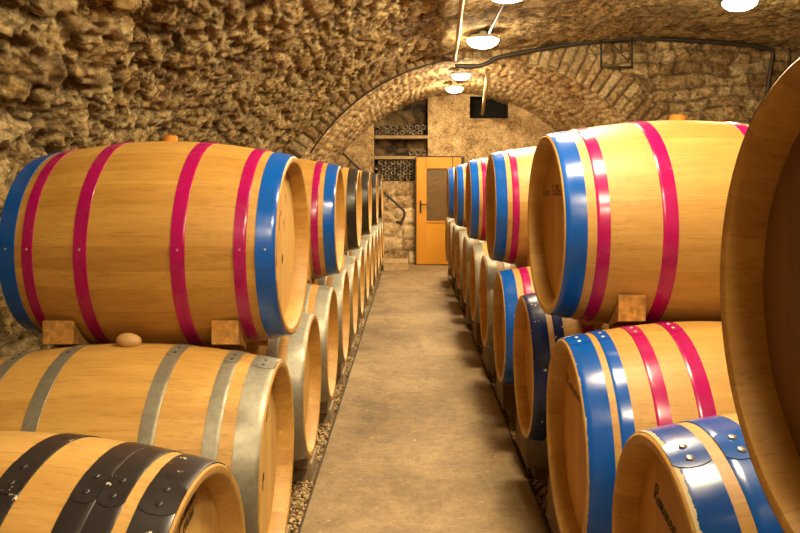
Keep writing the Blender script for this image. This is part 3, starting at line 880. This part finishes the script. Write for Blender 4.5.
def wedges(xf, left, lows, zf, ups, zu, side):
    g = 'wooden wedges of the %s rows' % side
    for i, (yu, (ya, yb)) in enumerate(zip(ups, lows)):
        za, zb = zf(ya), zf(yb)
        for (xo, wd, w) in ((0.135, 0.082, 'front'), (0.64, 0.095, 'back')):
            for (yl, zl, w2) in ((ya, za, 'camera side'), (yb, zb, 'far side')):
                wedge(xf, left, yl, zl, yu, zu, 0.108 if 'camera' in w2 else 0.085, xo + (0 if left or w == 'back' else 0.045), wd,
                      'wooden wedge under the %s upper %s barrel, at its %s end, %s' % (ORD[i], side, w, w2), g)
wedges(-0.395, True, [(LY[2 * k + 1], LY[2 * k + 2]) for k in range(6)], lambda y: ZLL if y < 3 else ZLL2, LUY, ZLU, 'left')
wedges(0.45, False, [(RY[0], RY[1])] + [(RY[2 * k + 2], RY[2 * k + 3]) for k in range(5)], lambda y: ZRL if y < 3 else ZRL2, RUY, ZRU, 'right')

GAPS = {}
def chocks(xf, left, ys, zax, half, side, pitch):
    gaps = [ys[0] - pitch / 2] + [(a + b) / 2 for a, b in zip(ys[:-1], ys[1:])] + [ys[-1] + pitch / 2]
    GAPS[side] = gaps
    for i, y in enumerate(gaps):
        s = -1 if left else 1
        x0, x1 = xf + s * 0.055, xf + s * 0.80
        zt = (zax if i < 3 else zax + 0.015) - 0.172; zb = 0.048
        bm = bmesh.new()
        sec = [(-half, zt - zb), (half, zt - zb), (half + 0.07, 0.10), (half + 0.10, 0.0), (-half - 0.10, 0.0), (-half - 0.07, 0.10)]
        xm = (x0 + x1) / 2
        A = [bm.verts.new((x0 - xm, p, q)) for p, q in sec]; B = [bm.verts.new((x1 - xm, p, q)) for p, q in sec]
        bm.faces.new(A); bm.faces.new(B[::-1])
        for k in range(6): bm.faces.new((A[k], A[(k + 1) % 6], B[(k + 1) % 6], B[k]))
        o = obj_bm('timber_chock', bm, M['chock'], loc=(xm, y, zb))
        where = ('in front of the nearest barrel' if i == 0 else 'behind the %s barrel' % ORD[i - 1])
        tag(o, 'dark timber chock %s of the lower %s row' % (where, side), 'chock', 'chocks under the %s row' % side)
        bm = bmesh.new(); bm_box(bm, (0, 0, 0.042), (0.78, 0.20, 0.084), bevel=0.006)
        o = obj_bm('concrete_sleeper', bm, M['sleeper'], loc=(xf + s * (0.39 + (0.045 if left else 0.10)), y, -0.036))
        tag(o, 'low concrete sleeper %s of the lower %s row' % (where, side), 'sleeper', 'sleepers under the %s row' % side)
chocks(-0.395, True, LY, ZLL, 0.066, 'left', PL)
chocks(0.45, False, RY, ZRL, 0.082, 'right', PR)

# gravel: one mass nobody could count
ico = bmesh.new(); bmesh.ops.create_icosphere(ico, subdivisions=1, radius=1.0)
iv = np.array([v.co[:] for v in ico.verts]); itf = np.array([[v.index for v in f.verts] for f in ico.faces]); ico.free()
pv, pf, pr = [], [], []
def scatter(n, x0, x1, y0, y1, gaps, xs, sg):
    for _ in range(n):
        x = rng.uniform(x0, x1); y = y0 + (y1 - y0) * rng.uniform() ** 1.15
        if (x - xs) * sg > -0.015 and min(abs(y - q) for q in gaps) < 0.118: continue
        r = rng.uniform(0.0042, 0.0085)
        a = rng.uniform(0, 2 * PI)
        v = iv * (r * rng.uniform(0.8, 1.5), r * rng.uniform(0.7, 1.1), r * rng.uniform(0.5, 0.85)) * (1 + rng.uniform(-0.18, 0.18, (len(iv), 1)))
        c, s = math.cos(a), math.sin(a)
        v = np.stack([v[:, 0] * c - v[:, 1] * s + x, v[:, 0] * s + v[:, 1] * c + y, v[:, 2] - 0.030 + rng.uniform(0, 0.016)], -1)
        pf.append(itf + len(iv) * len(pv)); pv.append(v); pr.append(np.full(len(iv), rng.uniform()))
scatter(13000, EL - 0.27, EL - 0.013, 1.9, 8.6, GAPS['left'], -0.44, -1)
scatter(14000, ER + 0.013, ER + 0.34, 1.6, 8.6, GAPS['right'], 0.55, 1)
g = mesh_np('gravel', np.concatenate(pv), np.concatenate(pf), M['pebble'], smooth=True)
set_attr(g.data, 'srand', np.concatenate(pr))
tag(g, 'loose pale gravel under the barrel rows along the concrete walkway', 'gravel', kind='stuff')

# ------------------------------------------------------------------ lamps
def ceil_z(x): return float(front_z(x))
def lamp(x, y, z, r, label, glass='lamp'):
    root = tag(empty('ceiling_lamp', (x, y, z + EYE)), label, 'lamp', 'dome lamps along the vault')
    bm = bmesh.new(); bmesh.ops.create_cone(bm, cap_ends=True, segments=40, radius1=r * 1.04, radius2=r * 0.92, depth=0.035)
    bmesh.ops.translate(bm, verts=bm.verts, vec=(0, 0, -0.012)); obj_bm('lamp_base', bm, M['lampbase'], root, smooth=False)
    bm = bmesh.new(); bmesh.ops.create_uvsphere(bm, u_segments=28, v_segments=16, radius=r)
    bmesh.ops.delete(bm, geom=[v for v in bm.verts if v.co.z > 0.001], context='VERTS')
    bmesh.ops.scale(bm, verts=bm.verts, vec=(1, 1, 0.52)); bmesh.ops.translate(bm, verts=bm.verts, vec=(0, 0, -0.03))
    obj_bm('lamp_shade', bm, M[glass], root, smooth=True)
    bm = bmesh.new(); bm_box(bm, (0, 0, 0.06), (0.06, 0.06, 0.13)); obj_bm('mount', bm, M['lampbase'], root)
for i, y in enumerate((-1.7, 0.1, 1.9, 3.6, 5.38, 7.25)):  # the first four are out of view, added for the light they give
    lamp(0.50 if y < 3 else 0.68, y, 1.365 if y > 3 else 1.325, 0.15, ['dome lamp on the vault behind the camera, last of the row', 'dome lamp on the vault overhead of the camera', 'dome lamp on the vault above the front barrels, out of view',
         'dome lamp on the vault out of view above the frame', 'lit dome lamp above the walkway, cut by the top of the photo', 'largest lit dome lamp in full view on the vault above the walkway'][i])
lamp(2.60, 6.05, 1.445, 0.13, 'lit dome lamp at the upper right of the photo')
lamp(0.60, 9.15, 1.295, 0.11, 'upper of the two small lit lamps inside the arch', 'lamp_bright')
lamp(0.595, 10.5, 1.30, 0.115, 'lower of the two small lit lamps inside the arch, nearest the back wall', 'lamp_bright')

# ------------------------------------------------------------------ pipes, cable, hanging frame
def px(u, v, y):  return ((u - 411) * y / 765.0, y, (181 - v) * y / 765.0 + EYE)
def tube(name, pts, r, mat, label, cat, group=None, n=8, smoothp=True):
    p = catmull(pts, 6) if smoothp and len(pts) > 2 else np.array(pts)
    bm = bmesh.new(); bm_tube(bm, [tuple(q) for q in p], r, n)
    return tag(obj_bm(name, bm, M[mat], smooth=True), label, cat, group)
YW = YF - 0.07
tube('wall_pipe', [px(455, 66, YW), px(478, 66, YW), px(490, 62, YW), px(498, 57.5, YW), px(530, 51, YW), px(570, 44.5, YW), px(602, 41, YW), px(640, 38.5, YW), px(700, 41, YW), px(745, 45, YW), px(768, 49, YW), px(773, 54, YW), px(771, 66, YW), px(768, 90, YW), px(766, 128, YW), px(764, 175, YW)],
     0.024, 'steel', 'dark pipe bent along the top of the stone wall and down it', 'pipe')
tube('black_cable', [(lambda a: (TX - (TR - 0.012) * math.cos(a) - 0.004, YF - 0.05, TZ + (TR - 0.012) * math.sin(a) + EYE))(a) for a in np.linspace(0.55, 1.42, 14)], 0.010, 'steel', 'thin black cable following the left edge of the arch', 'cable')
tube('pale_conduit', [(0.33 + 0.040 * (y - 4.5), y, ceil_z(0.33 + 0.040 * (y - 4.5)) + EYE - 0.055) for y in np.linspace(3.6, 8.35, 10)], 0.018, 'conduit', 'pale straight conduit running along the vault above the walkway', 'conduit')
tube('lamp_cable', [(0.72, y, ceil_z(0.72) + EYE - 0.045) for y in np.linspace(5.5, 7.1, 5)], 0.010, 'steel', 'short cable on the vault between the two nearer lamps', 'cable')
tube('hanging_pipe', [(0.87, 8.62, 1.24 + EYE), (1.11, YB - 0.1, 1.04 + EYE)], 0.024, 'conduit', 'straight pipe sloping under the tunnel vault into the dark opening', 'pipe')
fr = empty('pipe_hanger', px(617, 68, YW - 0.03)); tag(fr, 'rectangular dark metal hanging frame under the pipe on the stone wall', 'frame')
o0 = Vector(px(617, 68, YW - 0.03))
for nm, a, b in (('side_bar', (601, 36), (601, 67)), ('side_bar', (632, 32), (632, 68.5)), ('bottom_bar', (600, 66.5), (633, 67.5)), ('brace', (611, 43), (629, 62)), ('brace', (621, 40), (621, 50))):
    bm = bmesh.new(); bm_tube(bm, [Vector(px(*a, YW - 0.03)) - o0, Vector(px(*b, YW - 0.03)) - o0], 0.0115 if nm != 'brace' else 0.006, 6); obj_bm(nm, bm, M['steel'], fr, smooth=True)
tube('wall_bracket', [px(789, 48, YW), px(789.5, 60, YW), px(786, 74, YW), px(781, 73, YW)], 0.014, 'steel', 'short dark hook of iron on the wall right of the pipe', 'bracket')

# ------------------------------------------------------------------ door, step, handrail
D0, D1 = 0.085, 0.775
YD = YB - 0.16
dr = empty('door_leaf', (D0, YD, 0)); tag(dr, 'orange wooden door with a glazed upper panel at the end of the walkway', 'door')
DW, DH = D1 - D0, 1.665
st = 0.155
gz0, gz1 = 0.655, DH - 0.185
for nm, c, s in (('stile', (st / 2, 0, DH / 2), (st, 0.05, DH - 0.012)), ('stile', (DW - st * 0.8 / 2, 0, DH / 2), (st * 0.8, 0.05, DH - 0.012)),
                 ('rail', (DW / 2, 0, DH - 0.0925), (DW - 2 * st + 0.032, 0.05, 0.173)), ('panel', (DW / 2, 0.004, gz0 / 2), (DW - 2 * st + 0.032, 0.042, gz0 - 0.012)),
                 ('rail', (DW / 2 + 0.015, -0.012, gz0 + 0.008), (DW - 2 * st + 0.031, 0.04, 0.028))):
    bm = bmesh.new(); bm_box(bm, (c[0], c[1], c[2] + 0.006), s, bevel=0.004); obj_bm(nm, bm, M['door'], dr)
bm = bmesh.new(); bm_box(bm, ((st + DW - st * 0.8) / 2, 0.005, (gz0 + gz1) / 2 + 0.01), (DW - st * 1.8 + 0.01, 0.008, gz1 - gz0 + 0.02)); obj_bm('glass_pane', bm, M['glass'], dr)
bm = bmesh.new(); bm_box(bm, (0.062, -0.028, 0.90), (0.030, 0.008, 0.20), bevel=0.003); hp = obj_bm('handle_plate', bm, M['rivet_dark'], dr)
bm = bmesh.new(); bm_tube(bm, [(0.062, -0.03, 0.94), (0.062, -0.07, 0.94), (0.075, -0.075, 0.94), (0.16, -0.075, 0.935)], 0.009, 8); obj_bm('handle', bm, M['rivet_dark'], hp, smooth=True)
bm = bmesh.new()
for (c, s) in (((D0 - 0.012, YD + 0.06, DH / 2), (0.02, 0.10, DH)), ((D1 + 0.03, YD + 0.06, DH / 2), (0.055, 0.10, DH + 0.03)), (((D0 + D1) / 2, YD + 0.06, DH + 0.012), (D1 - D0, 0.10, 0.02))):
    bm_box(bm, c, s)
tag(obj_bm('trim_3', bm, M['edge']), kind='structure')

bm = bmesh.new(); bm_box(bm, (0, 0, 0.055), (0.36, 0.62, 0.11), bevel=0.012)
for v in bm.verts: v.co += Vector((random.uniform(-1, 1), random.uniform(-1, 1), random.uniform(-1, 1))) * 0.006
tag(obj_bm('stone_step', bm, M['step'], loc=(-0.225, 11.45, 0.0)), 'low worn stone step on the floor left of the orange door', 'step')
YR = YB - 0.12
hr = empty('stair_handrail', px(361, 171, YR)); tag(hr, 'thin dark handrail sloping down the back wall with a hooked end', 'handrail')
o0 = Vector(px(361, 171, YR))
rp = catmull([px(334, 145, YR), px(350, 160, YR), px(372, 181, YR), px(388, 196, YR), px(400, 207, YR), px(404.5, 213, YR), px(402, 221, YR), px(396, 222, YR)], 6)
bm = bmesh.new(); bm_tube(bm, [Vector(tuple(q)) - o0 for q in rp], 0.019, 8); obj_bm('rail', bm, M['steel'], hr, smooth=True)
for a in ((350, 160), (388, 196)):
    p = Vector(px(*a, YR)); bm = bmesh.new(); bm_tube(bm, [p - o0, p - o0 + Vector((0, 0.0, -0.05)), p - o0 + Vector((0, 0.13, -0.06))], 0.009, 6); obj_bm('bracket', bm, M['steel'], hr, smooth=True)

# ------------------------------------------------------------------ wine bottles lying in the niche, bases outward
def bottle_mesh():
    pts = [(-0.006, 0.0006), (-0.012, 0.02), (0.004, 0.030), (0.0, 0.040), (0.006, 0.045), (0.19, 0.045), (0.225, 0.034), (0.25, 0.017), (0.30, 0.015), (0.30, 0.0006)]
    pts = [(0.022, 0.0006), (0.012, 0.022), (0.0, 0.034), (0.0, 0.039), (0.006, 0.045), (0.17, 0.045), (0.20, 0.036), (0.22, 0.018), (0.28, 0.015), (0.28, 0.0006)]
    me = lathe('wine_bottle', pts, 24)
    me.transform(Matrix.Rotation(PI / 2, 4, 'Z'))
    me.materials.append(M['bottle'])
    return me
BOT = bottle_mesh()
def bottles(rows, x0, z0, where):
    """rows: list of counts, bottom row first"""
    for r, n in enumerate(rows):
        for i in range(n):
            x = x0 + 0.0955 * i + (0.0478 if r % 2 else 0) + random.uniform(-0.003, 0.003)
            o = bpy.data.objects.new('wine_bottle', BOT)
            o.location = (x, YB + 0.012 + random.uniform(0, 0.02), z0 + EYE + 0.046 + r * 0.083)
            o.rotation_euler = (0, random.uniform(0, 6), 0)
            link(o)
            row = ['bottom', 'second', 'third', 'top'][r] if r < len(rows) - 1 else 'top'
            tag(o, 'dark bottle %s, %s from left in the %s row' % (where, (['first'] + ORD[1:])[i], row if len(rows) > 1 else 'single'), 'bottle', 'bottles in the wall niche')
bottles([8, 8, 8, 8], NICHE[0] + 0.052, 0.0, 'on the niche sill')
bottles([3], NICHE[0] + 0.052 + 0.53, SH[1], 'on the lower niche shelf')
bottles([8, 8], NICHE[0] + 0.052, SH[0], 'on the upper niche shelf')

# ------------------------------------------------------------------ world, camera, colour
w = bpy.data.worlds.new('cellar_air'); S.world = w; w.use_nodes = True
w.node_tree.nodes['Background'].inputs[0].default_value = (1.0, 0.72, 0.38, 1)
w.node_tree.nodes['Background'].inputs[1].default_value = 0.02
cam = bpy.data.cameras.new('camera'); co = bpy.data.objects.new('camera', cam); link(co)
FPX = 765.0
cam.sensor_width = 36; cam.lens = FPX * 36 / 800; cam.clip_start = 0.02
cam.shift_x = -11 / 800; cam.shift_y = -(266.5 - 181) / 800
co.location = (0, 0, EYE); co.rotation_euler = (PI / 2, 0, 0)
S.camera = co
S.view_settings.view_transform = 'Standard'; S.view_settings.look = 'None'; S.view_settings.gamma = 1.0
S.view_settings.use_curve_mapping = False
S.view_settings.exposure = 3.0
S.cycles.max_bounces = 14; S.cycles.diffuse_bounces = 10; S.cycles.glossy_bounces = 6; S.cycles.transmission_bounces = 8
S.cycles.use_denoising = True
S.cycles.sample_clamp_indirect = 8.0
